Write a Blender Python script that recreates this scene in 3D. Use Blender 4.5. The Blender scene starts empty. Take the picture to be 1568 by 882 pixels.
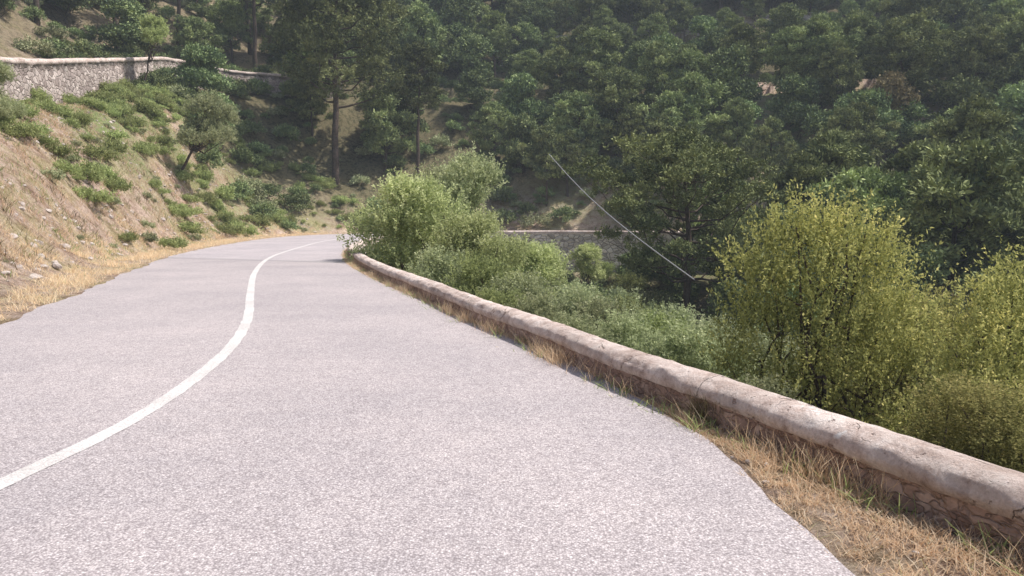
import bpy, math, numpy as np
from mathutils import Vector
scene=bpy.context.scene
col=scene.collection

# ---------------------------------------------------------------- helpers
def smooth(t): t=np.clip(t,0,1); return t*t*(3-2*t)
_tab=np.random.default_rng(3).random((256,256))
def vn(x,y,s,seed=0):
    x=np.asarray(x,float)/s+seed*17.3; y=np.asarray(y,float)/s+seed*9.1
    xi=np.floor(x).astype(int); yi=np.floor(y).astype(int)
    fx=smooth(x-xi); fy=smooth(y-yi)
    a=_tab[xi%256,yi%256]; b=_tab[(xi+1)%256,yi%256]; c=_tab[xi%256,(yi+1)%256]; d=_tab[(xi+1)%256,(yi+1)%256]
    return (a*(1-fx)+b*fx)*(1-fy)+(c*(1-fx)+d*fx)*fy-.5
def fbm(x,y,s,seed=0):
    return vn(x,y,s,seed)+.5*vn(x,y,s/2,seed+1)+.25*vn(x,y,s/4,seed+2)
def spline(pts,n=10):
    p=np.array(pts,float); p=np.vstack([2*p[0]-p[1],p,2*p[-1]-p[-2]]); out=[]
    for i in range(1,len(p)-2):
        p0,p1,p2,p3=p[i-1:i+3]
        d0=np.linalg.norm(p1-p0)**.5; d1=np.linalg.norm(p2-p1)**.5; d2=np.linalg.norm(p3-p2)**.5
        m1=(p2-p1+d1*((p1-p0)/d0-(p2-p0)/(d0+d1))); m2=(p2-p1+d1*((p3-p2)/d2-(p3-p1)/(d1+d2)))
        for k in range(n):
            t=k/n; out.append((2*t**3-3*t**2+1)*p1+(t**3-2*t**2+t)*m1+(-2*t**3+3*t**2)*p2+(t**3-t**2)*m2)
    out.append(p[-2]); return np.array(out)
def arclen(p): return np.concatenate([[0],np.cumsum(np.linalg.norm(np.diff(p[:,:2],axis=0),axis=1))])
def resample(p,n):
    s=arclen(p); t=np.linspace(0,s[-1],n); return np.stack([np.interp(t,s,p[:,k]) for k in range(p.shape[1])],1)
def sdist(poly,X,Y):
    """signed distance (left of travel positive) and arc length of nearest point"""
    A=poly[:-1,:2]; B=poly[1:,:2]; D=B-A; L2=(D**2).sum(1); S=arclen(poly)
    sh=X.shape; X=X.ravel(); Y=Y.ravel(); o=np.empty(len(X)); u=np.empty(len(X))
    for i in range(0,len(X),8000):
        px=X[i:i+8000,None]-A[None,:,0]; py=Y[i:i+8000,None]-A[None,:,1]
        t=np.clip((px*D[:,0]+py*D[:,1])/L2,0,1)
        dx=px-t*D[:,0]; dy=py-t*D[:,1]; d=dx*dx+dy*dy
        k=d.argmin(1); r=np.arange(len(k))
        cr=D[k,0]*py[r,k]-D[k,1]*px[r,k]
        o[i:i+8000]=np.sqrt(d[r,k])*np.where(cr>=0,1,-1)
        u[i:i+8000]=S[k]+t[r,k]*np.sqrt(L2[k])
    return o.reshape(sh),u.reshape(sh)

def mesh(name,V,F,mats,mi=None,tint=None,smoothf=False):
    V=np.asarray(V,np.float32); F=np.asarray(F,np.int32); k=F.shape[1]
    m=bpy.data.meshes.new(name); m.vertices.add(len(V)); m.vertices.foreach_set('co',V.ravel())
    m.loops.add(F.size); m.loops.foreach_set('vertex_index',F.ravel())
    m.polygons.add(len(F)); m.polygons.foreach_set('loop_start',np.arange(0,F.size,k,dtype=np.int32))
    try: m.polygons.foreach_set('loop_total',np.full(len(F),k,np.int32))
    except Exception: pass
    for x in mats: m.materials.append(x)
    if mi is not None: m.polygons.foreach_set('material_index',np.asarray(mi,np.int32))
    m.polygons.foreach_set('use_smooth',np.full(len(F),smoothf) if not isinstance(smoothf,np.ndarray) else smoothf)
    if tint is not None:
        a=m.attributes.new('tint','FLOAT','FACE'); a.data.foreach_set('value',np.asarray(tint,np.float32))
    m.update(); m.validate(); return m
def obj(name,m,loc=(0,0,0),rz=0,s=1,parent=None):
    o=bpy.data.objects.new(name,m); o.location=loc; o.rotation_euler=(0,0,rz)
    o.scale=(s,s,s) if not isinstance(s,tuple) else s
    col.objects.link(o)
    if parent: o.parent=parent
    return o
def empty(name):
    o=bpy.data.objects.new(name,None); col.objects.link(o); o.empty_display_size=.2; return o

# ---------------------------------------------------------------- materials
def newmat(name):
    m=bpy.data.materials.new(name); m.use_nodes=True; nt=m.node_tree; nt.nodes.clear()
    out=nt.nodes.new('ShaderNodeOutputMaterial'); return m,nt,out
def N(nt,t,**kw):
    n=nt.nodes.new(t)
    for k,v in kw.items():
        if k in n.inputs.keys(): n.inputs[k].default_value=v
        else: setattr(n,k,v)
    return n
def ramp(nt,fac,stops):
    r=nt.nodes.new('ShaderNodeValToRGB'); e=r.color_ramp.elements
    while len(e)<len(stops): e.new(.5)
    for i,(p,c) in enumerate(stops): e[i].position=p; e[i].color=(*c,1)
    nt.links.new(fac,r.inputs[0]); return r.outputs[0]
def mix(nt,f,a,b,mode='MIX'):
    n=nt.nodes.new('ShaderNodeMix'); n.data_type='RGBA'; n.blend_type=mode
    for s,v in ((n.inputs[0],f),(n.inputs[6],a),(n.inputs[7],b)):
        if hasattr(v,'links'): nt.links.new(v,s)
        else: s.default_value=v if not isinstance(v,tuple) else (*v,1)
    return n.outputs[2]
def noise(nt,scale,detail=4,rough=.6,vec=None):
    n=nt.nodes.new('ShaderNodeTexNoise'); n.inputs['Scale'].default_value=scale; n.inputs['Detail'].default_value=detail; n.inputs['Roughness'].default_value=rough
    if vec: nt.links.new(vec,n.inputs['Vector'])
    return n.outputs[0]
def geo(nt): return nt.nodes.new('ShaderNodeNewGeometry').outputs['Position']
def surf(nt,out,colr,rough=.9,bump=None,bs=.5,bd=.02,spec=.2):
    b=nt.nodes.new('ShaderNodeBsdfPrincipled'); b.inputs['Roughness'].default_value=rough
    b.inputs['Specular IOR Level'].default_value=spec
    if hasattr(colr,'links'): nt.links.new(colr,b.inputs['Base Color'])
    else: b.inputs['Base Color'].default_value=(*colr,1)
    if bump is not None:
        bn=nt.nodes.new('ShaderNodeBump'); bn.inputs['Strength'].default_value=bs; bn.inputs['Distance'].default_value=bd
        nt.links.new(bump,bn.inputs['Height']); nt.links.new(bn.outputs[0],b.inputs['Normal'])
    nt.links.new(b.outputs[0],out.inputs[0]); return b

def leafmat(name,stops,trans=.3,gain=1.0):
    m,nt,out=newmat(name)
    a=nt.nodes.new('ShaderNodeAttribute'); a.attribute_name='tint'
    c=ramp(nt,a.outputs['Fac'],[(p,tuple(min(.9,v*gain) for v in cc)) for p,cc in stops])
    oi=nt.nodes.new('ShaderNodeObjectInfo')
    hs=nt.nodes.new('ShaderNodeHueSaturation'); nt.links.new(c,hs.inputs['Color'])
    mr=N(nt,'ShaderNodeMapRange'); mr.inputs[3].default_value=.7; mr.inputs[4].default_value=1.3
    nt.links.new(oi.outputs['Random'],mr.inputs[0]); nt.links.new(mr.outputs[0],hs.inputs['Value'])
    mr2=N(nt,'ShaderNodeMapRange'); mr2.inputs[3].default_value=.48; mr2.inputs[4].default_value=.505
    nt.links.new(oi.outputs['Random'],mr2.inputs[0]); nt.links.new(mr2.outputs[0],hs.inputs['Hue'])
    d=nt.nodes.new('ShaderNodeBsdfDiffuse'); nt.links.new(hs.outputs[0],d.inputs[0])
    if trans>0:
        t=nt.nodes.new('ShaderNodeBsdfTranslucent'); nt.links.new(hs.outputs[0],t.inputs[0])
        mx=nt.nodes.new('ShaderNodeMixShader'); mx.inputs[0].default_value=trans
        nt.links.new(d.outputs[0],mx.inputs[1]); nt.links.new(t.outputs[0],mx.inputs[2]); nt.links.new(mx.outputs[0],out.inputs[0])
    else: nt.links.new(d.outputs[0],out.inputs[0])
    return m
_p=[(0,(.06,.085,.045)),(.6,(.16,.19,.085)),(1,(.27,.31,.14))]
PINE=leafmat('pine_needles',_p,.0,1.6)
PINEB=leafmat('dark_pine_needles',_p,.0,1.0)  # same needle ramp at lower gain, for the big and tall pines
PINED=leafmat('oak_leaves',[(0,(.06,.09,.055)),(.6,(.155,.20,.09)),(1,(.29,.34,.155))],.0,1.45)
OLIVE=leafmat('olive_leaves',[(0,(.12,.14,.08)),(.55,(.30,.335,.18)),(1,(.50,.52,.32))],.35,1.2)
YELL=leafmat('yellow_green_leaves',[(0,(.12,.13,.045)),(.5,(.31,.32,.12)),(.8,(.49,.47,.18)),(1,(.70,.63,.26))],.42,1.18)
FERN=leafmat('bright_green_leaves',[(0,(.15,.18,.07)),(.6,(.34,.40,.17)),(1,(.52,.56,.28))],.4,1.15)
BROWNL=leafmat('dead_brown_leaves',[(0,(.10,.085,.05)),(.6,(.22,.19,.10)),(1,(.32,.28,.15))],0,1.2)
STRAW=leafmat('straw',[(0,(.46,.32,.17)),(.5,(.82,.63,.41)),(.9,(.94,.81,.61)),(1,(.50,.52,.24))],.4)
def barkmat():
    m,nt,out=newmat('bark'); n=noise(nt,6,4,.7,geo(nt))
    surf(nt,out,ramp(nt,n,[(.3,(.045,.034,.028)),(.7,(.14,.105,.085))]),.95,n,.8,.05); return m
BARK=barkmat()
def asphalt():
    m,nt,out=newmat('asphalt'); g=geo(nt)
    v=nt.nodes.new('ShaderNodeTexVoronoi'); v.inputs['Scale'].default_value=90; nt.links.new(g,v.inputs['Vector'])
    sp=nt.nodes.new('ShaderNodeSeparateColor'); nt.links.new(v.outputs['Color'],sp.inputs[0])
    c=ramp(nt,sp.outputs[0],[(0,(.38,.35,.355)),(.4,(.49,.455,.462)),(.85,(.59,.55,.555)),(1,(.76,.72,.72))])
    gap=ramp(nt,v.outputs['Distance'],[(.3,(1,1,1)),(.68,(.50,.48,.49))])
    c=mix(nt,.8,c,gap,'MULTIPLY')
    big=noise(nt,.35,5,.65,g); c=mix(nt,1,c,ramp(nt,big,[(.3,(.85,.85,.86)),(.7,(1.12,1.10,1.08))]),'MULTIPLY')
    med=noise(nt,7,5,.75,g); c=mix(nt,1,c,ramp(nt,med,[(.3,(.90,.89,.90)),(.7,(1.1,1.09,1.08))]),'MULTIPLY')
    sx=nt.nodes.new('ShaderNodeSeparateXYZ'); nt.links.new(g,sx.inputs[0])
    ma=N(nt,'ShaderNodeMath',operation='MULTIPLY_ADD'); nt.links.new(sx.outputs[0],ma.inputs[0]); ma.inputs[1].default_value=.42; nt.links.new(sx.outputs[1],ma.inputs[2])
    st=N(nt,'ShaderNodeMapRange'); st.inputs[1].default_value=23.2; st.inputs[2].default_value=23.35; nt.links.new(ma.outputs[0],st.inputs[0])
    c=mix(nt,st.outputs[0],c,mix(nt,1,c,(1.08,1.09,1.11),'MULTIPLY'))
    s2=N(nt,'ShaderNodeMath',operation='COMPARE'); nt.links.new(ma.outputs[0],s2.inputs[0]); s2.inputs[1].default_value=23.25; s2.inputs[2].default_value=.28
    sm=N(nt,'ShaderNodeMath',operation='MULTIPLY'); nt.links.new(s2.outputs[0],sm.inputs[0]); sm.inputs[1].default_value=.6
    c=mix(nt,sm.outputs[0],c,(.27,.26,.26))
    iv=N(nt,'ShaderNodeInvert'); nt.links.new(v.outputs['Distance'],iv.inputs['Color'])
    surf(nt,out,c,.85,iv.outputs[0],.35,.005,.25); return m
ASPH=asphalt()
def paint():
    m,nt,out=newmat('road_paint'); g=geo(nt)
    v=nt.nodes.new('ShaderNodeTexVoronoi'); v.inputs['Scale'].default_value=90; nt.links.new(g,v.inputs['Vector'])
    n=noise(nt,30,6,.8,g); n2=noise(nt,1.2,3,.5,g)
    c=ramp(nt,n,[(.36,(.52,.50,.50)),(.46,(.70,.68,.67)),(.6,(.78,.76,.74))])
    c=mix(nt,1,c,ramp(nt,n2,[(.3,(.86,.85,.84)),(.6,(1,1,1))]),'MULTIPLY')
    c=mix(nt,.6,c,ramp(nt,v.outputs['Distance'],[(.3,(1,1,1)),(.7,(.6,.58,.58))]),'MULTIPLY')
    surf(nt,out,c,.7,v.outputs['Distance'],.3,.004,.3); return m
PAINT=paint()
def stonewall(name,cs,mort,scale,gap=.06,bd=.05):
    m,nt,out=newmat(name); g=geo(nt)
    mp=nt.nodes.new('ShaderNodeMapping'); mp.inputs['Scale'].default_value=(1,1,1.45); nt.links.new(g,mp.inputs[0])
    w=nt.nodes.new('ShaderNodeTexNoise'); w.inputs['Scale'].default_value=2.2*scale/3; nt.links.new(mp.outputs[0],w.inputs['Vector'])
    va=N(nt,'ShaderNodeVectorMath',operation='MULTIPLY_ADD'); nt.links.new(w.outputs[1],va.inputs[0]); va.inputs[1].default_value=(.3,.3,.3); nt.links.new(mp.outputs[0],va.inputs[2])
    v=nt.nodes.new('ShaderNodeTexVoronoi'); v.feature='DISTANCE_TO_EDGE'; v.inputs['Scale'].default_value=scale; nt.links.new(va.outputs[0],v.inputs['Vector'])
    vc=nt.nodes.new('ShaderNodeTexVoronoi'); vc.inputs['Scale'].default_value=scale; nt.links.new(va.outputs[0],vc.inputs['Vector'])
    sp=nt.nodes.new('ShaderNodeSeparateColor'); nt.links.new(vc.outputs['Color'],sp.inputs[0])
    c=ramp(nt,sp.outputs[0],cs); n=noise(nt,14,5,.7,g); nb=noise(nt,.6,4,.7,g)
    c=mix(nt,1,c,ramp(nt,n,[(.3,(.7,.7,.7)),(.7,(1.25,1.25,1.25))]),'MULTIPLY')
    c=mix(nt,1,c,ramp(nt,nb,[(.35,(.75,.74,.73)),(.65,(1.15,1.15,1.15))]),'MULTIPLY')
    e=ramp(nt,v.outputs['Distance'],[(0,(1,1,1)),(gap,(0,0,0))])
    c=mix(nt,e,c,mort)
    h=ramp(nt,v.outputs['Distance'],[(0,(0,0,0)),(gap*2,(.8,.8,.8)),(1,(1,1,1))]); h=mix(nt,.35,h,n)
    surf(nt,out,c,.95,h,1,bd); return m
MAS=stonewall('parapet_masonry',[(0,(.27,.185,.155)),(.5,(.37,.265,.225)),(1,(.48,.37,.325))],(.35,.26,.22),9,.06,.02)
MASF=stonewall('retaining_masonry',[(0,(.42,.38,.34)),(.5,(.68,.62,.56)),(1,(.84,.78,.72))],(.22,.19,.165),2.0,.09,.08)
MASU=stonewall('rubble_masonry',[(0,(.30,.245,.225)),(.5,(.47,.40,.37)),(1,(.66,.58,.54))],(.22,.175,.155),2.2,.06,.1)
def coping():
    m,nt,out=newmat('mortar_coping'); g=geo(nt)
    n=noise(nt,5,9,.78,g); n2=noise(nt,1.1,5,.65,g); n3=noise(nt,45,5,.75,g)
    c=ramp(nt,n,[(.30,(.33,.25,.215)),(.41,(.56,.45,.40)),(.53,(.71,.61,.56)),(.7,(.84,.77,.72))])
    c=mix(nt,1,c,ramp(nt,n2,[(.3,(.72,.69,.67)),(.6,(1.06,1.06,1.06))]),'MULTIPLY')
    c=mix(nt,1,c,ramp(nt,n3,[(.3,(.78,.76,.75)),(.6,(1.04,1.04,1.04))]),'MULTIPLY')
    patch=ramp(nt,noise(nt,1.1,5,.7,g),[(.66,(0,0,0)),(.69,(1,1,1))]); c=mix(nt,patch,c,(.86,.82,.79))
    pk=ramp(nt,noise(nt,9,4,.7,g),[(.32,(1,1,1)),(.37,(0,0,0))]); c=mix(nt,pk,c,(.33,.245,.21))
    v=nt.nodes.new('ShaderNodeTexVoronoi'); v.feature='DISTANCE_TO_EDGE'; v.inputs['Scale'].default_value=1.5
    va=N(nt,'ShaderNodeVectorMath',operation='MULTIPLY_ADD'); w=nt.nodes.new('ShaderNodeTexNoise'); w.inputs['Scale'].default_value=9; w.inputs['Detail'].default_value=6; nt.links.new(g,w.inputs['Vector'])
    nt.links.new(w.outputs[1],va.inputs[0]); va.inputs[1].default_value=(.15,.15,.15); nt.links.new(g,va.inputs[2]); nt.links.new(va.outputs[0],v.inputs['Vector'])
    cr=ramp(nt,v.outputs['Distance'],[(0,(.9,.9,.9)),(.010,(0,0,0))])
    br=ramp(nt,noise(nt,2.3,3,.5,g),[(.45,(0,0,0)),(.52,(1,1,1))]); cr=mix(nt,1,cr,br,'MULTIPLY')
    c=mix(nt,cr,c,(.20,.15,.125))
    h=mix(nt,.4,n,n3); h=mix(nt,pk,h,(.1,.1,.1)); h=mix(nt,cr,h,(.1,.1,.1))
    surf(nt,out,c,.95,h,1,.04); return m
COP=coping()
def rockmat():
    m,nt,out=newmat('limestone'); n=noise(nt,7,6,.7,geo(nt))
    surf(nt,out,ramp(nt,n,[(.3,(.32,.27,.24)),(.55,(.50,.44,.40)),(.8,(.64,.59,.55))]),.95,n,.7,.05); return m
ROCK=rockmat()
def groundmat():
    m,nt,out=newmat('hillside_soil'); g=geo(nt)
    a=nt.nodes.new('ShaderNodeAttribute'); a.attribute_name='forest'
    b=nt.nodes.new('ShaderNodeAttribute'); b.attribute_name='green'
    n=noise(nt,.45,7,.7,g); f=noise(nt,2.4,10,.85,g); h=noise(nt,14,6,.8,g); k=noise(nt,1.1,6,.75,g)
    dry=ramp(nt,f,[(.32,(.18,.12,.09)),(.43,(.43,.31,.24)),(.53,(.62,.48,.39)),(.62,(.74,.61,.52)),(.70,(.84,.77,.71))])
    dry2=ramp(nt,f,[(.35,(.22,.20,.10)),(.5,(.52,.44,.26)),(.63,(.72,.61,.44))])
    c=mix(nt,ramp(nt,n,[(.45,(0,0,0)),(.6,(1,1,1))]),dry,dry2)
    c=mix(nt,1,c,ramp(nt,h,[(.35,(.5,.47,.44)),(.52,(1.05,1.05,1.05))]),'MULTIPLY')
    c=mix(nt,1,c,ramp(nt,k,[(.36,(.66,.60,.56)),(.52,(1.02,1.02,1.02))]),'MULTIPLY')
    grn=ramp(nt,h,[(.3,(.13,.17,.06)),(.7,(.34,.40,.17))])
    gf=N(nt,'ShaderNodeMath',operation='MULTIPLY'); nt.links.new(b.outputs['Fac'],gf.inputs[0]); nt.links.new(ramp(nt,f,[(.42,(0,0,0)),(.52,(1,1,1))]),gf.inputs[1])
    c=mix(nt,gf.outputs[0],c,grn)
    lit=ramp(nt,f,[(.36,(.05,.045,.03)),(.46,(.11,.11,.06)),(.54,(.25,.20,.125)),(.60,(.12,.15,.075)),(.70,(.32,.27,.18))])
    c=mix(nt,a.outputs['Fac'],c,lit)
    surf(nt,out,c,1,mix(nt,.5,f,h),1,.25,.05); return m
GROUND=groundmat()

# ---------------------------------------------------------------- plan of the place (metres)
L_EDGE=spline([(-30,-150),(-12,-50),(-9,-25),(-7.3,-6),(-6.9,0),(-6.9,5),(-7.6,11),(-8.5,14),(-10.3,19.4),(-13.5,29.7),(-15.8,40.9),(-17.3,53),(-17,61),(-14.8,66.5),(-10,70.3),(-4,72),(4,72),(12,69.8),(22,67),(40,64),(70,64),(120,72),(320,130)],8)
R_EDGE=spline([(-16,-150),(-4,-45),(0,-25),(1.7,-8),(1.7,-2),(1.6,2),(1.52,3.4),(1.47,4.5),(1.32,5.75),(1.02,6.94),(.32,8.98),(-.5,11),(-1.9,14.7),(-3.65,19.4),(-5.85,26.3),(-7.55,34),(-8.9,46),(-9.1,52),(-8.6,57),(-6,62.3),(-1,65.2),(5,65.5),(11,63.7),(21,60.8),(40,58),(70,58),(120,66),(320,122)],8)
WALL=spline([(-15,-150),(-3,-45),(1.2,-25),(3.3,-8),(3.45,-2),(3.05,2),(2.44,3.73),(1.84,5.3),(1.17,6.94),(.46,9.0),(-.5,11.5),(-1.6,14.7),(-3.29,19.4),(-5.4,26.3),(-7.2,34),(-8.45,46),(-8.6,52),(-8.1,56.7),(-5.7,61.7),(-1,64.6),(5,64.9),(10.8,63.1),(21,60.2),(40,57.4),(70,57.4),(120,65.4),(320,121)],8)
C_LINE=spline([(-22,-150),(-8,-50),(-5,-25),(-3.8,-6),(-3.35,0),(-3.15,3),(-3.05,4.5),(-2.99,5.2),(-3.0,6.1),(-3.16,7.5),(-3.47,9.2),(-4.09,11.5),(-5.36,15.3),(-7.4,21.6),(-9.37,29.2),(-10.8,38.3),(-11.9,48),(-11.9,56),(-9.7,64),(-5,67.7),(1,68.7),(8,67.5),(20,64.3),(45,61),(70,61),(120,69),(320,126)],8)
U_W=spline([(-30,-150,4),(-21,-50,6),(-19,-10,6.5),(-19.5,5,7),(-22,20,7.8),(-26,38,9.5),(-30,54,12.6),(-32.5,66,15.1),(-33,74,16.7),(-30,83,17.2),(-22,90,17.8),(-10,94,18),(5,95,18),(25,91,18),(60,86,18),(120,95,18),(320,150,18)],6)
sL=arclen(L_EDGE); sW=arclen(WALL); sU=arclen(U_W)
def near_s(poly,x,y): return float(sdist(poly,np.array([float(x)]),np.array([float(y)]))[1][0])
sfar0=near_s(WALL,-8.1,56.7); sfar1=near_s(WALL,-1,64.6)

def terrain(X,Y,full=False):
    X=np.asarray(X,float); Y=np.asarray(Y,float)
    eL,_=sdist(L_EDGE,X,Y); eW,uW=sdist(WALL,X,Y); eW=-eW; eU,uU=sdist(U_W,X,Y)
    n=fbm(X,Y,6,1); n2=fbm(X,Y,1.6,5)
    z=np.full(X.shape,-.02)
    up=np.maximum(eL,0)
    zu=-.02+.05*np.minimum(up,2)+.8*np.where(up>1.4,(up-1.4)-0.5*(1-np.exp(-(up-1.4)/.5)),0)
    zu=zu+np.clip((up-.8)/5,0,1)*(n*1.3+n2*.35)
    top=np.interp(uU,sU,U_W[:,2])
    zt=top-.6+.72*np.maximum(eU-5.5,0)+np.clip((eU-5)/6,0,1)*(n*2.2+n2*.5)
    wb=smooth((eU+9)/8.5)
    zu=zu*(1-wb)+(top-2.75+.25*n2)*wb*1.0
    zu=np.where(eU>.9,zt,zu)
    z=np.where(eL>0,np.where(up<1.4,np.minimum(zu,.05*up+.1),zu),z)
    ff=smooth((uW-sfar0)/(sfar1-sfar0))
    zn=-.95-5.9*smooth((eW-.1)/20)**.9+n*.5*np.clip(eW/3,0,1)
    zf=-3.1-3.4*smooth(eW/11)+n*.5*np.clip(eW/3,0,1)
    zd=zn*(1-ff)+zf*ff
    dn=eW>(.1-.35*ff)
    z=np.where(dn,zd,z)
    if full: return z,eL,eW,eU,uU
    return z
def tz(x,y): return float(terrain(np.array([float(x)]),np.array([float(y)]))[0])

def axis(a,b,c,d,fine,grow=1.12):
    core=list(np.arange(b,c+1e-6,fine)); lo=[];s=fine;x=b
    while x>a: s*=grow; x-=s; lo.append(x)
    hi=[];s=fine;x=c
    while x<d: s*=grow; x+=s; hi.append(x)
    return np.array(lo[::-1]+core+hi)
xs=axis(-220,-42,34,300,.40); ys=axis(-140,-2,98,300,.42)
GX,GY=np.meshgrid(xs,ys)
Z,eL,eW,eU,uU=terrain(GX,GY,True)
def bumpz(X,Y): return vn(X,Y,.8,21)*.3+vn(X,Y,2.2,22)*.4
Z=Z+np.where((eL>1.6)&(eU<0),bumpz(GX,GY),0)
V=np.stack([GX,GY,Z],2).reshape(-1,3); nx,ny=len(xs),len(ys)
i,j=np.meshgrid(np.arange(nx-1),np.arange(ny-1)); q=(j*nx+i).ravel()
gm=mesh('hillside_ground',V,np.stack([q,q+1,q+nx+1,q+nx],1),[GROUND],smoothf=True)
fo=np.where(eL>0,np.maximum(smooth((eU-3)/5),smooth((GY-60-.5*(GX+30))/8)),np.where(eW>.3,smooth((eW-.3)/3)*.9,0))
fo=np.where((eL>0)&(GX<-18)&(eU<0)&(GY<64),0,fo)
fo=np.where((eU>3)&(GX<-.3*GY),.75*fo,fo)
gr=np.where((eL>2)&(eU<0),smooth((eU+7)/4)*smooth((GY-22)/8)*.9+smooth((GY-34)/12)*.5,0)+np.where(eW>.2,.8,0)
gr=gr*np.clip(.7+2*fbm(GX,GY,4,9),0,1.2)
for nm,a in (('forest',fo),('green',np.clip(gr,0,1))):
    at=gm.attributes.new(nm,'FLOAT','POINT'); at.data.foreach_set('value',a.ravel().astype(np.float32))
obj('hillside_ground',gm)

# ---------------------------------------------------------------- road and centre line
n=1500
La=resample(L_EDGE,n); Ra_u=sdist(R_EDGE,La[:,0],La[:,1])[1]
Ra_u=np.maximum.accumulate(Ra_u); sR=arclen(R_EDGE)
Ra=np.stack([np.interp(Ra_u,sR,R_EDGE[:,k]) for k in (0,1)],1)
La=resample(np.hstack([La,Ra]),6000); Ra=La[:,2:4]; La=La[:,:2]; n=6000
jl=fbm(La[:,0],La[:,1],.8,4)*.20; jr=fbm(Ra[:,0],Ra[:,1],.35,6)*.08
d=Ra-La; d/=np.linalg.norm(d,axis=1)[:,None]
A=La+d*jl[:,None]; Bq=Ra+d*jr[:,None]
ts=np.linspace(0,1,5)
V=np.concatenate([np.column_stack([A*(1-t)+Bq*t,np.zeros(n)]) for t in ts])
F=[]
for k in range(4):
    a=k*n+np.arange(n-1); F.append(np.stack([a,a+n,a+n+1,a+1],1))
obj('asphalt_road',mesh('asphalt_road',V,np.concatenate(F),[ASPH]))
def offset_frames(P):
    T=np.gradient(P[:,:2],axis=0); T/=np.linalg.norm(T,axis=1)[:,None]; return np.stack([T[:,1],-T[:,0]],1)
P=resample(C_LINE,6000); Nn=offset_frames(P)
w1=.074+fbm(P[:,0],P[:,1],.14,2)*.018; w2=.074+fbm(P[:,0],P[:,1],.14,8)*.018
V=np.vstack([np.column_stack([P-Nn*w1[:,None],np.full(len(P),.004)]),np.column_stack([P+Nn*w2[:,None],np.full(len(P),.004)])])
k=np.arange(len(P)-1); m_=len(P)
obj('road_centre_line',mesh('road_centre_line',V,np.stack([k,k+m_,k+m_+1,k+1],1),[PAINT]))

# ---------------------------------------------------------------- walls (swept profiles)
def sweep(name,P,prof,mats,midx,noise_amp,zadd=None,seed=0,fine=0):
    Nn=offset_frames(P); n=len(P); V=[]
    for a,(off,z) in enumerate(prof):
        o=off+noise_amp*2*fbm(P[:,0]*1.0+a*3.7,P[:,1]+a*1.9,.45,seed+a%3)+fine*vn(P[:,0]+a*.11,P[:,1]-a*.07,.09,seed+7)
        zz=np.full(n,z)+noise_amp*1.2*fbm(P[:,0]+a*.6,P[:,1]-a*.4,.7,seed+5)+fine*vn(P[:,0]-a*.1,P[:,1]+a*.08,.1,seed+9)
        if zadd is not None: zz=zz+zadd
        V.append(np.column_stack([P[:,:2]+Nn*o[:,None],zz]))
    V=np.concatenate(V); F=[];mi=[]
    for a in range(len(prof)-1):
        k=a*n+np.arange(n-1); F.append(np.stack([k,k+1,k+n+1,k+n],1)); mi.append(np.full(n-1,midx[a]))
    return mesh(name,V,np.concatenate(F),mats,np.concatenate(mi),smoothf=True)
i0=near_s(WALL,3.4,-6); i1=near_s(WALL,20,60); im=near_s(WALL,-.5,11.5); im2=near_s(WALL,-3.3,19.4)
tt=np.concatenate([np.linspace(0,i0,200,endpoint=False),np.arange(i0,im,.025),np.arange(im,im2,.05),np.arange(im2+.05,i1,.15),np.linspace(i1+.2,sW[-1],200)])
P=np.stack([np.interp(tt,sW,WALL[:,k]) for k in (0,1)],1)
prof=[(-.15,-.12),(-.155,-.03),(-.145,.03),(-.15,.08),(-.14,.12),(-.15,.16),(-.172,.178),(-.183,.2),(-.182,.225),(-.172,.255),(-.155,.277),(-.13,.296),(-.095,.31),(-.06,.318),(-.02,.323),(.02,.325),(.06,.32),(.1,.31),(.16,.27),(.19,.21),(.18,.13),(.17,0),(.2,-.8),(.35,-5.5)]
obj('stone_parapet_wall',sweep('stone_parapet_wall',P,prof,[MAS,COP,MASF],[0]*5+[1]*16+[2]*2,.013,fine=.009))
i0=near_s(U_W,-19,-10); i1=near_s(U_W,-20,91)
tt=np.arange(i0,i1,.25); P=np.stack([np.interp(tt,sU,U_W[:,k]) for k in (0,1,2)],1)
prof=[(.45,-5),(.40,-2.5),(.36,-1.6),(.32,-.8),(.27,-.32),(.34,-.3),(.34,-.05),(.2,.0),(-.2,.0),(-.3,-.1),(-.3,-1.2)]
obj('stone_retaining_wall',sweep('stone_retaining_wall',P,prof,[MASU,COP],[0,0,0,0,0,1,1,1,1,0],.05,P[:,2],3))
T3=spline([(6,112,29.5),(14,111.5,28.6),(24,111,28.2),(36,110,27.8),(44,110,27.4)],12)
T3[:,2]=[tz(a,b)+1.5 for a,b,_ in T3]; T3[:,2]=np.convolve(np.pad(T3[:,2],8,mode='edge'),np.ones(17)/17,'valid')
obj('stone_terrace_wall',sweep('stone_terrace_wall',resample(T3,150),prof,[MASU,MASU],[0,0,0,0,0,1,1,1,1,0],.05,resample(T3,150)[:,2],3))

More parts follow.
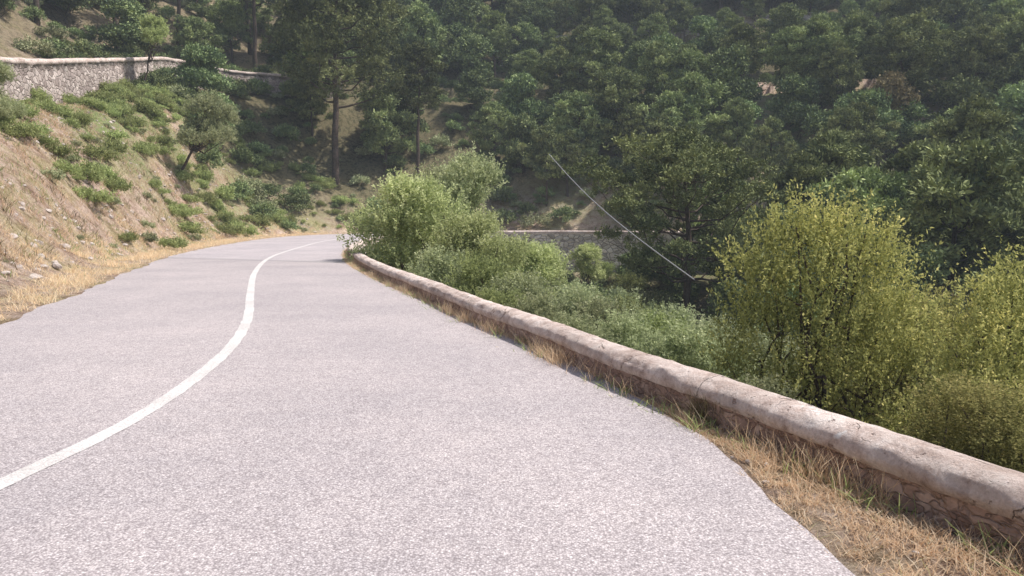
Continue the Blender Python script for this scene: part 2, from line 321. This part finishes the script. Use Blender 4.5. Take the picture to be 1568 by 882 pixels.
# ---------------------------------------------------------------- plants
def leaves(C,Dr,l,w,rng,flat=0.0):
    n=len(C); a=Dr/np.linalg.norm(Dr,axis=1)[:,None]
    r=rng.normal(size=(n,3)); r[:,2]*=1-flat
    b=np.cross(a,r); b/=np.linalg.norm(b,axis=1)[:,None]+1e-9
    ls=(l*rng.uniform(.6,1.3,n))[:,None]; ws=(w*rng.uniform(.7,1.3,n))[:,None]
    V=np.stack([C,C+a*ls*.5+b*ws*.5,C+a*ls,C+a*ls*.5-b*ws*.5],1).reshape(-1,3)
    F=np.arange(4*n).reshape(n,4); return V,F
def tube(pts,rad,sides=7):
    P=np.array(pts,float); n=len(P); T=np.gradient(P,axis=0); T/=np.linalg.norm(T,axis=1)[:,None]+1e-9
    u=np.cross(T,[.3,.9,.1]); u/=np.linalg.norm(u,axis=1)[:,None]; v=np.cross(T,u)
    an=np.linspace(0,2*np.pi,sides,endpoint=False)
    V=(P[:,None]+(u[:,None]*np.cos(an)[:,None]+v[:,None]*np.sin(an)[:,None])*np.array(rad)[:,None,None]).reshape(-1,3)
    k,a=np.meshgrid(np.arange(n-1),np.arange(sides)); k=k.ravel();a=a.ravel();b=(a+1)%sides
    return V,np.stack([k*sides+a,k*sides+b,(k+1)*sides+b,(k+1)*sides+a],1)
class B:
    def __init__(s): s.V=[];s.F=[];s.M=[];s.T=[];s.n=0
    def add(s,VF,mi,tint):
        V,F=VF; s.V.append(V); s.F.append(F+s.n); s.M.append(np.full(len(F),mi)); s.T.append(np.broadcast_to(tint,(len(F),))); s.n+=len(V)
    def done(s,name,mats):
        mi=np.concatenate(s.M)
        return mesh(name,np.concatenate(s.V),np.concatenate(s.F),mats,mi,np.concatenate(s.T),smoothf=(mi==0))
def unit(n,rng):
    d=rng.normal(size=(n,3)); return d/np.linalg.norm(d,axis=1)[:,None]
def sprigs(b,c,rad,ns,per,slen,l,w,rng,up=.6,shell=.45,base=.5,spread=.7):
    c=np.array(c);rad=np.array(rad)
    d=unit(ns,rng); d[:,2]=np.where(d[:,2]<-.35,-d[:,2],d[:,2])
    r=rng.random(ns)**shell; p=c+d*rad*r[:,None]
    dr=d*.8+np.array([0,0,up])+rng.normal(size=(ns,3))*.35; dr/=np.linalg.norm(dr,axis=1)[:,None]
    t=rng.random((ns,per)); L=slen*rng.uniform(.5,1.4,ns)
    C=(p[:,None]+dr[:,None]*(t*L[:,None])[...,None]).reshape(-1,3)+rng.normal(size=(ns*per,3))*w*.5
    D=np.repeat(dr,per,0)*.6+rng.normal(size=(ns*per,3))*spread
    ti=np.clip(base+np.repeat(rng.normal(size=ns)*.13,per)+rng.normal(size=ns*per)*.13+.18*(t.ravel()-.5),0,1)
    b.add(leaves(C,D,l,w,rng),1,ti)
def limb(b,p0,p1,r0,r1,rng,wob=.12,seg=6,sides=6):
    p0=np.array(p0,float);p1=np.array(p1,float); L=np.linalg.norm(p1-p0)
    t=np.linspace(0,1,seg); P=p0+(p1-p0)*t[:,None]+rng.normal(size=(seg,3))*wob*L*.3*(np.sin(t*np.pi))[:,None]
    P[:,2]+=-.1*L*np.sin(t*np.pi); b.add(tube(P,r0+(r1-r0)*t,sides),0,.5); return P
def pine(name,H,cb,Rm,seed,lean=.06,nl=30,leafn=11,leaf=(.36,.13),mat=PINE,tr=.2,flat=.5,cl=.26):
    rng=np.random.default_rng(seed); b=B(); seg=10; t=np.linspace(0,1,seg)
    ld=rng.uniform(-1,1,2)*lean*H; P=np.column_stack([ld[0]*t**1.3+rng.normal(size=seg)*.012*H*t,ld[1]*t**1.3+rng.normal(size=seg)*.012*H*t,t*H*.95-.4])
    b.add(tube(P,tr*(1-.85*t)+.02,8),0,.5)
    for i in range(nl):
        u=cb+(1-cb)*((i+.5)/nl)**.9; h=u*H*.95
        c0=np.array([np.interp(u,t,P[:,0]),np.interp(u,t,P[:,1]),h-.4])
        rel=(u-cb)/(1-cb); rr=Rm*(np.sin(np.pi*min(1,rel*.8+.22))**.7)*rng.uniform(.5,1.15)
        if rel>.93: rr*=.4
        an=i*2.4+rng.uniform(-.5,.5); e=c0+np.array([math.cos(an)*rr,math.sin(an)*rr,rr*rng.uniform(.05,.45)])
        Q=limb(b,c0-np.array([0,0,rr*.15]),e,.06*tr/.2*(1.2-.7*rel),.012,rng,.12,6,4)
        for k,fr in ((5,1),(4,.8),(3,.62)):
            if fr<1 and rng.random()<.3: continue
            cc=Q[k]+rng.normal(size=3)*.25*np.array([1,1,.5]); s=rng.uniform(.55,1.1)*Rm*cl
            sprigs(b,cc,(s,s,s*flat),int(30*rng.uniform(.7,1.2)),leafn,.28*s+.12,leaf[0],leaf[1],rng,up=.55,base=.5+rng.normal()*.17,spread=.8)
    return b.done(name,[BARK,mat])
def bush(name,lobes,stems,seed,mat,ns=60,per=20,slen=.45,leaf=(.06,.022),up=.7,base=.5,shell=.45,dens=1,bark_r=1):
    rng=np.random.default_rng(seed); b=B()
    for (x,y,z,rx,ry,rz) in lobes:
        n=int(ns*dens*(rx*ry*rz)**(2/3)/1.0)+8
        sprigs(b,(x,y,z),(rx,ry,rz),n,per,slen,leaf[0],leaf[1],rng,up=up,shell=shell,base=base+rng.normal()*.07)
    for k in range(stems):
        x,y,z,rx,ry,rz=lobes[k%len(lobes)]; o=rng.normal(size=3)*np.array([rx,ry,rz])*.35
        e=np.array([x,y,z+rz*.2])+o; st=np.array([rng.normal()*.12,rng.normal()*.12,-.35])
        Q=limb(b,st,e,(.04+.02*rng.random())*bark_r,.012,rng,.3,7)
        for q in range(3):
            limb(b,Q[3+q],Q[3+q]+unit(1,rng)[0]*np.array([rx,ry,rz])*.8+np.array([0,0,.2]),.02,.005,rng,.2,5,4)
    return b.done(name,[BARK,mat])
def rl(seed,n,R_,H0,H1,r0,r1,sq=1):
    rng=np.random.default_rng(seed); o=[]
    for i in range(n):
        a=rng.uniform(0,6.283); q=rng.random()**.5; z=rng.uniform(0,1); rr=R_*q*math.sqrt(max(.08,1-(z*.95)**2))
        s=rng.uniform(r0,r1); o.append((math.cos(a)*rr,math.sin(a)*rr,H0+(H1-H0)*z,s,s,s*sq))
    return o

pv=[pine('pine_a',11,.32,3.6,1),pine('pine_b',12.5,.42,3.4,2,.1),pine('pine_c',9.5,.25,3.3,3),pine('pine_d',11.5,.3,4.0,4,.08,34)]
ok=[bush('oak_a',rl(11,26,2.4,2.2,6.5,.7,1.25,.85),5,12,PINED,ns=75,per=9,slen=.5,leaf=(.3,.16),up=.4),
    bush('oak_b',rl(14,22,2.1,1.6,5.2,.7,1.1,.85),5,15,PINED,ns=75,per=9,slen=.5,leaf=(.3,.16),up=.4)]
OLF=leafmat('dull_olive_leaves',[(0,(.12,.14,.08)),(.55,(.30,.33,.18)),(1,(.46,.48,.30))],0,1.1)
sh=[bush('shrub_a',rl(21,12,1.1,.15,1.0,.25,.55,.8),0,22,PINED,ns=130,per=8,slen=.35,leaf=(.17,.08)),
    bush('shrub_b',rl(23,10,1.0,.15,.8,.25,.5,.7),0,24,OLF,ns=130,per=8,slen=.35,leaf=(.16,.07))]
brown=bush('brown_tree',rl(31,20,2.3,2.2,5.8,.7,1.1,.85),6,32,BROWNL,ns=70,per=10,slen=.5,leaf=(.28,.14),up=.4)

forest=empty('distant_forest'); cnt=0
rng=np.random.default_rng(77)
gx,gy=np.meshgrid(np.arange(-85,150,4.4),np.arange(60,142,4.4))
gx=gx+rng.uniform(-2.1,2.1,gx.shape); gy=gy+rng.uniform(-2.1,2.1,gy.shape)
tzv,tL,tW,tU,_=terrain(gx,gy,True)
for x,y,z,l,w,u in zip(gx.ravel(),gy.ravel(),tzv.ravel(),tL.ravel(),tW.ravel(),tU.ravel()):
    if l<3.5 or (-1.5<u<2.5): continue
    if x<-0.30*y+6 and l<14: continue
    px=x/y
    if abs(px)>1.0: continue
    if -.2<px<0.01 and l<24 and rng.random()<.62: continue
    if x<-.27*y and rng.random()<.84: continue
    if -.30<px<-.19 and y<80: continue
    r=rng.random()
    if r<.62: m=pv[rng.integers(4)]; s=rng.uniform(.6,1.05)
    else: m=ok[rng.integers(2)]; s=rng.uniform(.7,1.25)
    if 4<x<50 and 102<y<110: s*=.62
    elif 4<x<50 and 94<y<=102: s*=.85
    cnt+=1; obj('tree_%d'%cnt,m,(x,y,z-.2),rng.uniform(0,6.28),(s,s,s*rng.uniform(.85,1.15)),forest)
obj('tree_b1',brown,(37,75,tz(37,75)),0,(1.05,1.05,1.2),forest)
und=empty('forest_undergrowth'); c2=0
ux=rng.uniform(-62,60,1000); uy=rng.uniform(60,112,1000); uz,ul,uw,uu_,_=terrain(ux,uy,True)
for x,y,z,l,u in zip(ux,uy,uz,ul,uu_):
    if l<1.6 or -.8<u<1.8 or abs(x/y)>.75: continue
    c2+=1; s=rng.uniform(.4,1.35)
    if -.27<x/y<-.2: s*=.5
    obj('shrub_%d'%c2,sh[rng.integers(2) if rng.random()<.6 else 0],(x,y,z-.1),rng.uniform(0,6.28),s,und)

def put(name,m,x,y,s=1,rz=0,dz=-.1): return obj(name,m,(x,y,tz(x,y)+dz),rz,s)
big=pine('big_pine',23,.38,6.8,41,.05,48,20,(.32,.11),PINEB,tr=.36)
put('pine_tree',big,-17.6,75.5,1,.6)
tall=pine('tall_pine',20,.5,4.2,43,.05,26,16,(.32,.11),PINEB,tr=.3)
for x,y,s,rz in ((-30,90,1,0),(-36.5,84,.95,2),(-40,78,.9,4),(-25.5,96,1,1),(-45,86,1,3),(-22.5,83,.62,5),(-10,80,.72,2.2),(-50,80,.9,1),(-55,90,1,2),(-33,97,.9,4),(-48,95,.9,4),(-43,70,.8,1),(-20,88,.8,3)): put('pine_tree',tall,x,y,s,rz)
umb=pine('umbrella_pine',14,.36,6.3,47,.04,50,20,(.24,.085),tr=.3,flat=.45,cl=.22)
put('pine_tree',umb,11.3,48,1.0,1.2)
for m,x,y,s,rz in ((pv[3],25.5,44,1.1,0),(pv[0],31,48,1.05,2),(pv[1],20,53,.95,1),(pv[2],17,51,.9,4),(pv[3],37,50,1.15,3),(pv[2],29,39,.85,5),(pv[0],24,56,1.1,2),(pv[1],34,57,1.1,1),(pv[2],42,56,1.1,1),(pv[3],22,48,1.0,1),(pv[0],28,52,1.1,3),(pv[3],33,43,.95,3),(pv[2],15.5,56,1.0,3)):
    put('pine_tree',m,x,y,s,rz)
for x,y,s in ((15,40,.75),(19,38,.7),(13,43,.7),(23,34,.8),(27,33,.75),(18,45,.9),(22,41,.9),(17,34,.65),(14,36,.55),(10.8,58,.5),(13.2,58.5,.6),(9.3,60.5,.36),(12,54,.5)): put('oak_tree',ok[int(x)%2],x,y,s,x)

lob=[(-.5,0,2.8,.4,.5,.45),(.1,.1,2.95,.4,.4,.4),(.6,0,2.75,.45,.5,.4),(-.9,.1,2.35,.5,.6,.45),(1.05,.1,2.4,.45,.5,.45),(0,-.1,2.2,.8,.7,.6),(-.95,.1,1.7,.55,.6,.5),(.1,-.2,1.5,.9,.8,.6),(1.15,0,1.7,.6,.7,.6),(-1.3,0,1.1,.4,.5,.35),(-.4,-.3,.95,.8,.7,.4),(.7,-.2,1.0,.8,.7,.5),(1.5,0,1.2,.6,.7,.5),(-1.35,-.2,.35,.5,.5,.3),(1.0,-.6,.35,.8,.7,.3),(-.5,-.4,.3,.7,.6,.25)]
b1=bush('large_bush',lob,20,51,YELL,ns=470,per=17,slen=.5,leaf=(.06,.028),up=1.1,base=.5,shell=.5)
p=(5.15,12.6); obj('olive_bush',b1,(*p,tz(*p)-.1),0,(1.06,1,1.25))
lob2=[(x*1.15+.2,y,z*.92,rx*1.15,ry*1.1,rz*1.0) for x,y,z,rx,ry,rz in lob]+[(1.9,.2,1.9,.8,.8,.6),(-1.2,-.3,1.35,.7,.7,.5)]
b2=bush('large_bush_b',lob2,18,53,YELL,ns=460,per=17,slen=.45,leaf=(.056,.026),up=1.0,base=.48,shell=.5)
p=(7.2,10.6); obj('olive_bush',b2,(*p,tz(*p)-.1),.5,(1,1,1.18))
p=(7.6,13.8); obj('olive_bush',b1,(*p,tz(*p)-.2),2.5,1.12)
p=(5.5,8.4); obj('olive_bush',b1,(*p,tz(*p)-.2),1.5,(.75,.75,.5))
p=(6.8,7.4); obj('olive_bush',b2,(*p,tz(*p)-.2),2.2,(.75,.75,.55))
oliv=bush('olive_mid',rl(61,34,2.2,.5,4.4,.35,.85,.85),9,62,OLIVE,ns=230,per=16,slen=.55,leaf=(.12,.05),up=.9,base=.58)
PALE=leafmat('pale_green_leaves',[(0,(.15,.18,.08)),(.55,(.36,.40,.19)),(1,(.56,.58,.34))],.4,1.25)
olivg=bush('olive_mid_green',rl(67,32,2.3,.3,3.4,.35,.8,.85),9,68,PALE,ns=230,per=16,slen=.55,leaf=(.11,.05),up=1.0,base=.5)
put('olive_tree',olivg,-3.6,27.2,(1.05,1.05,1.0),0)
put('olive_tree',oliv,-1.8,31,(1.0,1.0,1.15),2)
put('olive_tree',olivg,-1.0,25.5,(.85,.85,.8),4)
put('olive_tree',olivg,.6,30,(.85,.85,.8),1)
put('olive_tree',oliv,-3.2,33,1.05,3)
small=bush('olive_small',rl(63,18,1.4,.15,1.3,.25,.55,.85),6,64,OLIVE,ns=280,per=16,slen=.4,leaf=(.08,.036),up=.8,base=.42)
smallf=bush('green_small',rl(65,16,1.25,.15,1.2,.25,.5,.85),6,66,FERN,ns=280,per=15,slen=.35,leaf=(.075,.04),up=.7,base=.36)
for m,nm,x,y,s,rz in ((small,'olive_bush',.4,20,1,0),(small,'olive_bush',2.1,19,.95,2),(smallf,'green_bush',-1.0,21.5,1.1,1),(small,'olive_bush',.6,17,.8,1),(small,'olive_bush',-2.4,23,1.0,3),(smallf,'green_bush',-.3,18.5,.8,2),
    (smallf,'green_bush',3.6,18.5,1.1,3),(smallf,'green_bush',4.6,20,1.1,1),(smallf,'green_bush',4.1,16,.8,2),(small,'olive_bush',2.2,15,.75,4),(small,'olive_bush',1.1,14,.55,4),(smallf,'green_bush',3.0,12.8,.6,4),
    (small,'olive_bush',3.4,14.5,.9,4),(small,'olive_bush',5.9,21,1.2,4),(small,'olive_bush',2.2,24,1.2,5),(small,'olive_bush',5.6,17,1.2,5),(small,'olive_bush',8.2,19,1.6,5),
    (small,'olive_bush',8.6,38,1.9,0),(small,'olive_bush',10.6,39,1.7,1),(smallf,'green_bush',4.5,30,1.5,0),(small,'olive_bush',6.5,33,1.6,1),(small,'olive_bush',3,37,1.6,2),(smallf,'green_bush',8.5,28,1.7,0),(small,'olive_bush',11,31,1.8,0),(small,'olive_bush',11,24,1.8,2),(small,'olive_bush',13,28,1.8,2),
    (smallf,'green_bush',4,43,1.8,2),(small,'olive_bush',6.3,42,1.9,5),(smallf,'green_bush',8.6,44,1.8,3),(small,'olive_bush',3.2,49,1.8,5),(smallf,'green_bush',6.2,48,1.7,3),(small,'olive_bush',9,50,1.7,3),(small,'olive_bush',2.5,54,1.5,3),(smallf,'green_bush',9.0,56,1.7,3),(smallf,'green_bush',5,37.5,1.7,1),(small,'olive_bush',7.5,34.5,1.6,2),
    (smallf,'green_bush',7.6,60.5,1.1,3),(small,'olive_bush',11.5,61,1.3,3),(small,'olive_bush',3.5,61.5,.8,3),(smallf,'green_bush',.5,60,1.2,3),(small,'olive_bush',7.5,53,1.5,3),
    (small,'olive_bush',.5,40,1.6,2),(smallf,'green_bush',1,46,1.7,2),(small,'olive_bush',3.6,10.6,.6,1),(smallf,'green_bush',3.3,9.2,.45,1),(small,'olive_bush',-5,33,1.1,1),(small,'olive_bush',-4.4,37,1.4,2)): put(nm,m,x,y,s,rz)
def lean_tree(name,lobes,base,seed,mat,ns,leaf,tint,r=.1):
    rng=np.random.default_rng(seed); b=B()
    for (x,y,z,rx,ry,rz) in lobes: sprigs(b,(x,y,z),(rx,ry,rz),int(ns*(rx*ry*rz)**(2/3))+8,18,.4,leaf[0],leaf[1],rng,up=.5,base=tint)
    f=np.array(base,float); L0=np.array(lobes)[:,:3].mean(0); fork=f+(L0-f)*.5
    P=limb(b,f-np.array([0,0,.3]),fork,r,r*.65,rng,.1,6)
    for (x,y,z,rx,ry,rz) in lobes: limb(b,P[-1],(x,y,z),r*.5,.012,rng,.2,6,4)
    return b.done(name,[BARK,mat])
lo=[(x+2.4,y,z) + (a,bb,c) for (x,y,z,a,bb,c) in rl(73,15,1.8,1.8,4.8,.6,1.0,.85)]
put('olive_tree',lean_tree('leaning_olive',lo,(0,0,0),74,OLIVE,220,(.13,.05),.5,.13),-23.3,52.5)
lo=[(x+1.1,y,z)+(a,bb,c) for (x,y,z,a,bb,c) in rl(75,10,1.2,3.6,5.4,.45,.75,.8)]
put('young_tree',lean_tree('young_leafy',lo,(0,0,0),76,FERN,150,(.17,.08),.5,.1),-31.2,64.5)
lo=[(x-.3,y,z)+(a,bb,c) for (x,y,z,a,bb,c) in rl(77,12,1.2,2.2,4.4,.5,.8,.8)]
put('olive_tree',lean_tree('valley_olive',lo,(-.8,0,0),78,PALE,200,(.15,.065),.5,.1),6.0,57)
put('oak_tree',ok[1],-25.5,66,.8,1); put('oak_tree',ok[0],-28.5,71,.8,2)
put('olive_tree',oliv,-20.6,30,(.5,.5,.5),1)

fern=[bush('bank_shrub',rl(81+k,12,.8,.0,.35,.15,.32,.6),0,82+k,FERN,ns=420,per=9,slen=.3,leaf=(.11,.05),up=1.0,base=.45) for k in range(3)]
bank=empty('bank_shrubs'); c3=0; rng=np.random.default_rng(5)
spots=[(-20.5,37.5,1.3),(-19.6,36.6,1.1),(-18.4,42.5,1.2),(-15.3,34,.6),(-20.3,46.5,1.3),(-21.5,50,1.2),(-19.5,54,1.2),(-20.3,58,1.3)]
def addf(x,y,s,z=None):
    global c3
    c3+=1; obj('shrub_%d'%c3,fern[c3%3],(x,y,(tz(x,y) if z is None else z)-.05+float(bumpz(x,y))),rng.uniform(0,6.28),(s*rng.uniform(.7,1.3),s*rng.uniform(.7,1.3),s*rng.uniform(.6,1.4)),bank)
for x,y,s in spots: addf(x,y,s)
fy=rng.uniform(27,74,2600); fx=rng.uniform(-33,-15,2600); fz,fl,fw,fu,_=terrain(fx,fy,True)
for x,y,z,l,u in zip(fx,fy,fz,fl,fu):
    if l<2 or u>-.4: continue
    p=.75*math.exp(-(-u-1.5)**2/14) if y>28 else .2
    if y>42: p=max(p,.22)
    p=max(p,.04)
    if fbm(x,y,3,33)<-.02: p*=.12
    if rng.random()<p: addf(x,y,rng.uniform(.35,1.15),z)
for _ in range(160):
    y=rng.uniform(14,66); x=rng.uniform(-30,-10)
    z,l,w,u,_u=terrain(np.array([x]),np.array([y]),True)
    if l[0]<1.8 or u[0]>-.5: continue
    c3+=1; obj('shrub_%d'%c3,sh[1],(x,y,z[0]-.1),rng.uniform(0,6.28),rng.uniform(.15,.45),bank)

# ---------------------------------------------------------------- dry grass
def grass(name,X,Y,Zv,h,w,rng,lean=.5,tint=.5,mat=STRAW,tintsd=.18):
    n=len(X); C=np.column_stack([X,Y,Zv-.01]); h=np.asarray(h)*rng.uniform(.5,1.3,n)
    d=np.column_stack([rng.normal(size=n)*lean,rng.normal(size=n)*lean,np.ones(n)]); d/=np.linalg.norm(d,axis=1)[:,None]
    b=rng.normal(size=(n,3)); b[:,2]=0; b/=np.linalg.norm(b,axis=1)[:,None]; b*=w
    tip=C+d*h[:,None]; tip[:,:2]+=d[:,:2]*h[:,None]*.4
    mid=C+d*h[:,None]*.55
    V=np.stack([C-b,C+b,mid+b*.8,mid-b*.8, mid-b*.8,mid+b*.8,tip+b*.25,tip-b*.25],1).reshape(-1,3)
    return mesh(name,V,np.arange(8*n).reshape(-1,4),[mat],None,np.clip(np.repeat(tint+rng.normal(size=n)*tintsd,2),0,1))
rng=np.random.default_rng(9)
def tufts(P,nper,spread,rng):
    k=len(P); X=np.repeat(P[:,0],nper)+rng.normal(size=k*nper)*spread; Y=np.repeat(P[:,1],nper)+rng.normal(size=k*nper)*spread; return X,Y
sv0=near_s(WALL,3.2,0.5); sv1=near_s(WALL,-8.4,46)
u=sv0+(sv1-sv0)*rng.random(8500)**1.5
wp=np.stack([np.interp(u,sW,WALL[:,k]) for k in (0,1)],1)
dR,uR=sdist(R_EDGE,wp[:,0],wp[:,1]); rp=np.stack([np.interp(uR,sR,R_EDGE[:,k]) for k in (0,1)],1)
dd=wp-rp; gap=np.linalg.norm(dd,axis=1); ff=rng.random(len(u))**.8
pos=rp+dd/gap[:,None]*(np.maximum(gap-.2,.06)*ff+.0)[:,None]
keep=(vn(pos[:,0],pos[:,1],.35,3)+.9*(ff-.35))>-.34; pos=pos[keep]
X,Y=tufts(pos,9,.03,rng); hh=.04+.08*np.clip(vn(X,Y,.5,12)+.5,0,1)
obj('verge_dry_grass',grass('verge_dry_grass',X,Y,np.full(len(X),-.015),hh,.0028,rng,.9,.58))
cw=vn(wp[:,0],wp[:,1],.8,14)+.5
sel=rng.choice(len(u),600,p=cw**3/(cw**3).sum()); p2=wp[sel]-dd[sel]/gap[sel][:,None]*(.2+.14*rng.random(600))[:,None]
X,Y=tufts(p2,7,.05,rng); obj('verge_tall_grass',grass('verge_tall_grass',X,Y,np.full(len(X),-.015),.2,.0022,rng,.35,.5))
sel=rng.choice(len(u),140); p2=wp[sel]-dd[sel]/gap[sel][:,None]*(.22+.14*rng.random(140))[:,None]
X,Y=tufts(p2,12,.05,rng); obj('verge_green_weeds',grass('verge_green_weeds',X,Y,np.full(len(X),-.015),.13,.005,rng,.8,.4,FERN))
X,Y=tufts(np.array([[1.52,5.75],[1.55,5.68],[1.48,5.82]]),90,.04,rng); obj('dry_weed_clump',grass('dry_weed_clump',X,Y,np.full(len(X),-.015),.22,.0025,rng,.28,.5,BROWNL))
def bankgrass(name,n,y0,y1,e0,e1,hh,w,nper,spread,tint,seed,mat=STRAW,thr=.12):
    rng=np.random.default_rng(seed); Lr=resample(L_EDGE,3000); Lr=Lr[(Lr[:,1]>y0)&(Lr[:,1]<y1)&(Lr[:,0]<0)]; Nn=offset_frames(Lr)
    k=rng.integers(0,len(Lr),n); e=e0+(e1-e0)*rng.random(n)
    P=Lr[k]-Nn[k]*e[:,None]+rng.normal(size=(n,2))*.2
    P=P[(fbm(P[:,0],P[:,1],1.6,seed)+thr)>rng.uniform(-.35,.25,len(P))]
    X,Y=tufts(P,nper,spread,rng); z,l,wv,uu,_=terrain(X,Y,True); z=z+np.where((l>1.6),bumpz(X,Y),0)
    kk=(l>.05)&(uu<-.2); X,Y,z=X[kk],Y[kk],z[kk]
    obj(name,grass(name,X,Y,z,hh,w,rng,.6,tint,mat))
bankgrass('roadside_dry_grass',4200,7,66,.05,2.8,.17,.005,12,.07,.6,91)
bankgrass('bank_dry_grass',6500,8,64,2,15,.24,.008,11,.11,.5,92)
bankgrass('bank_withered_grass',2600,8,64,2,15,.22,.010,11,.10,.4,95,BROWNL,-.05)
bankgrass('bank_green_grass',2600,16,66,1.5,15,.20,.011,11,.14,.5,93,FERN,-.08)

# ---------------------------------------------------------------- rocks
import bmesh
bm=bmesh.new(); bmesh.ops.create_icosphere(bm,subdivisions=2,radius=1); IV=np.array([v.co[:] for v in bm.verts]); IF=np.array([[v.index for v in f.verts] for f in bm.faces]); bm.free()
def rocks(name,P,sizes,seed):
    rng=np.random.default_rng(seed); V=[];F=[];n=0
    for p,s in zip(P,sizes):
        sc=s*rng.uniform(.6,1.2,3)*np.array([1,1,.7]); v=IV.copy()
        for _ in range(7):
            d=unit(1,rng)[0]; h=rng.uniform(.45,.85); t=v@d; v=np.where((t>h)[:,None],v-d*(t-h)[:,None],v)
        v=v*sc; a=rng.uniform(0,6.28); c,s_=math.cos(a),math.sin(a); v=v@np.array([[c,s_,0],[-s_,c,0],[0,0,1]])
        V.append(v+p);F.append(IF+n);n+=len(v)
    obj(name,mesh(name,np.concatenate(V),np.concatenate(F),[ROCK]))
rng=np.random.default_rng(15)
X=rng.uniform(-30,-8,8000);Y=rng.uniform(9,68,8000); z,l,w,u_,_=terrain(X,Y,True); k=(l>1.5)&(u_<-.4)&((fbm(X,Y,4,44)>-.12)|(l<2.6)); X,Y,z=X[k],Y[k],z[k]
rocks('bank_rocks',np.column_stack([X,Y,z+bumpz(X,Y)-.015]),.04+.15*rng.random(len(X))**3.6,16)
uu=rng.uniform(sv0,sv1,160); Wf=offset_frames(WALL); P=np.stack([np.interp(uu,sW,WALL[:,k]) for k in (0,1)],1)
Nw=np.stack([np.interp(uu,sW,Wf[:,k]) for k in (0,1)],1); P=P-Nw*(.25+.4*rng.random(160))[:,None]
rocks('verge_pebbles',np.column_stack([P,np.full(160,-.005)]),.008+.02*rng.random(160)**2,17)

# ---------------------------------------------------------------- overhead cable
t=np.linspace(0,1,40)[:,None]; a=np.array([2.0,41,4.9]); b_=np.array([5.0,20.5,-.15]); P=a+(b_-a)*t; P[:,2]-=.35*np.sin(np.pi*t[:,0])
V,F=tube(P,np.full(40,.022),6); cm,nt,out=newmat('cable_rubber'); surf(nt,out,(.30,.30,.31),.5)
obj('overhead_cable',mesh('overhead_cable',V,F,[cm],smoothf=True))

# ---------------------------------------------------------------- thin even haze volume, added to lift the shadows in place of lens veil
bpy.ops.mesh.primitive_cube_add(size=1,location=(30,60,30)); hz=bpy.context.object; hz.name='added_haze_volume'; hz.scale=(600,460,110)
hm,nt,out=newmat('haze'); vs=nt.nodes.new('ShaderNodeVolumeScatter'); vs.inputs['Color'].default_value=(.78,.89,1,1); vs.inputs['Density'].default_value=.0008; vs.inputs['Anisotropy'].default_value=0
nt.links.new(vs.outputs[0],out.inputs['Volume']); hz.data.materials.append(hm)

# ---------------------------------------------------------------- light, sky, camera
el=math.radians(58); az=math.radians(80)
sd=Vector((math.sin(az)*math.cos(el),math.cos(az)*math.cos(el),math.sin(el)))
sl=bpy.data.lights.new('sun','SUN'); sl.energy=5; sl.angle=math.radians(.5); sl.color=(1,.96,.91)
so=bpy.data.objects.new('sun',sl); so.rotation_euler=(-sd).to_track_quat('-Z','Y').to_euler(); so.location=(20,20,60); col.objects.link(so)
w=bpy.data.worlds.new('World'); scene.world=w; w.use_nodes=True; nt=w.node_tree
bg=nt.nodes['Background']; sk=nt.nodes.new('ShaderNodeTexSky'); sk.sky_type='NISHITA'; sk.sun_disc=False; sk.sun_elevation=el; sk.sun_rotation=az; sk.dust_density=3
nt.links.new(sk.outputs[0],bg.inputs[0]); bg.inputs[1].default_value=.15
c=bpy.data.cameras.new('camera'); c.sensor_width=36; c.lens=26.4; c.clip_end=2000; c.clip_start=.05
co=bpy.data.objects.new('camera',c); co.location=(0,0,1.6); co.rotation_euler=(math.radians(90-5.5),0,0); col.objects.link(co); scene.camera=co
scene.view_settings.view_transform='Standard'; scene.view_settings.look='None'; scene.view_settings.exposure=0
print('trees',cnt,'shrubs',c2,'bank',c3)
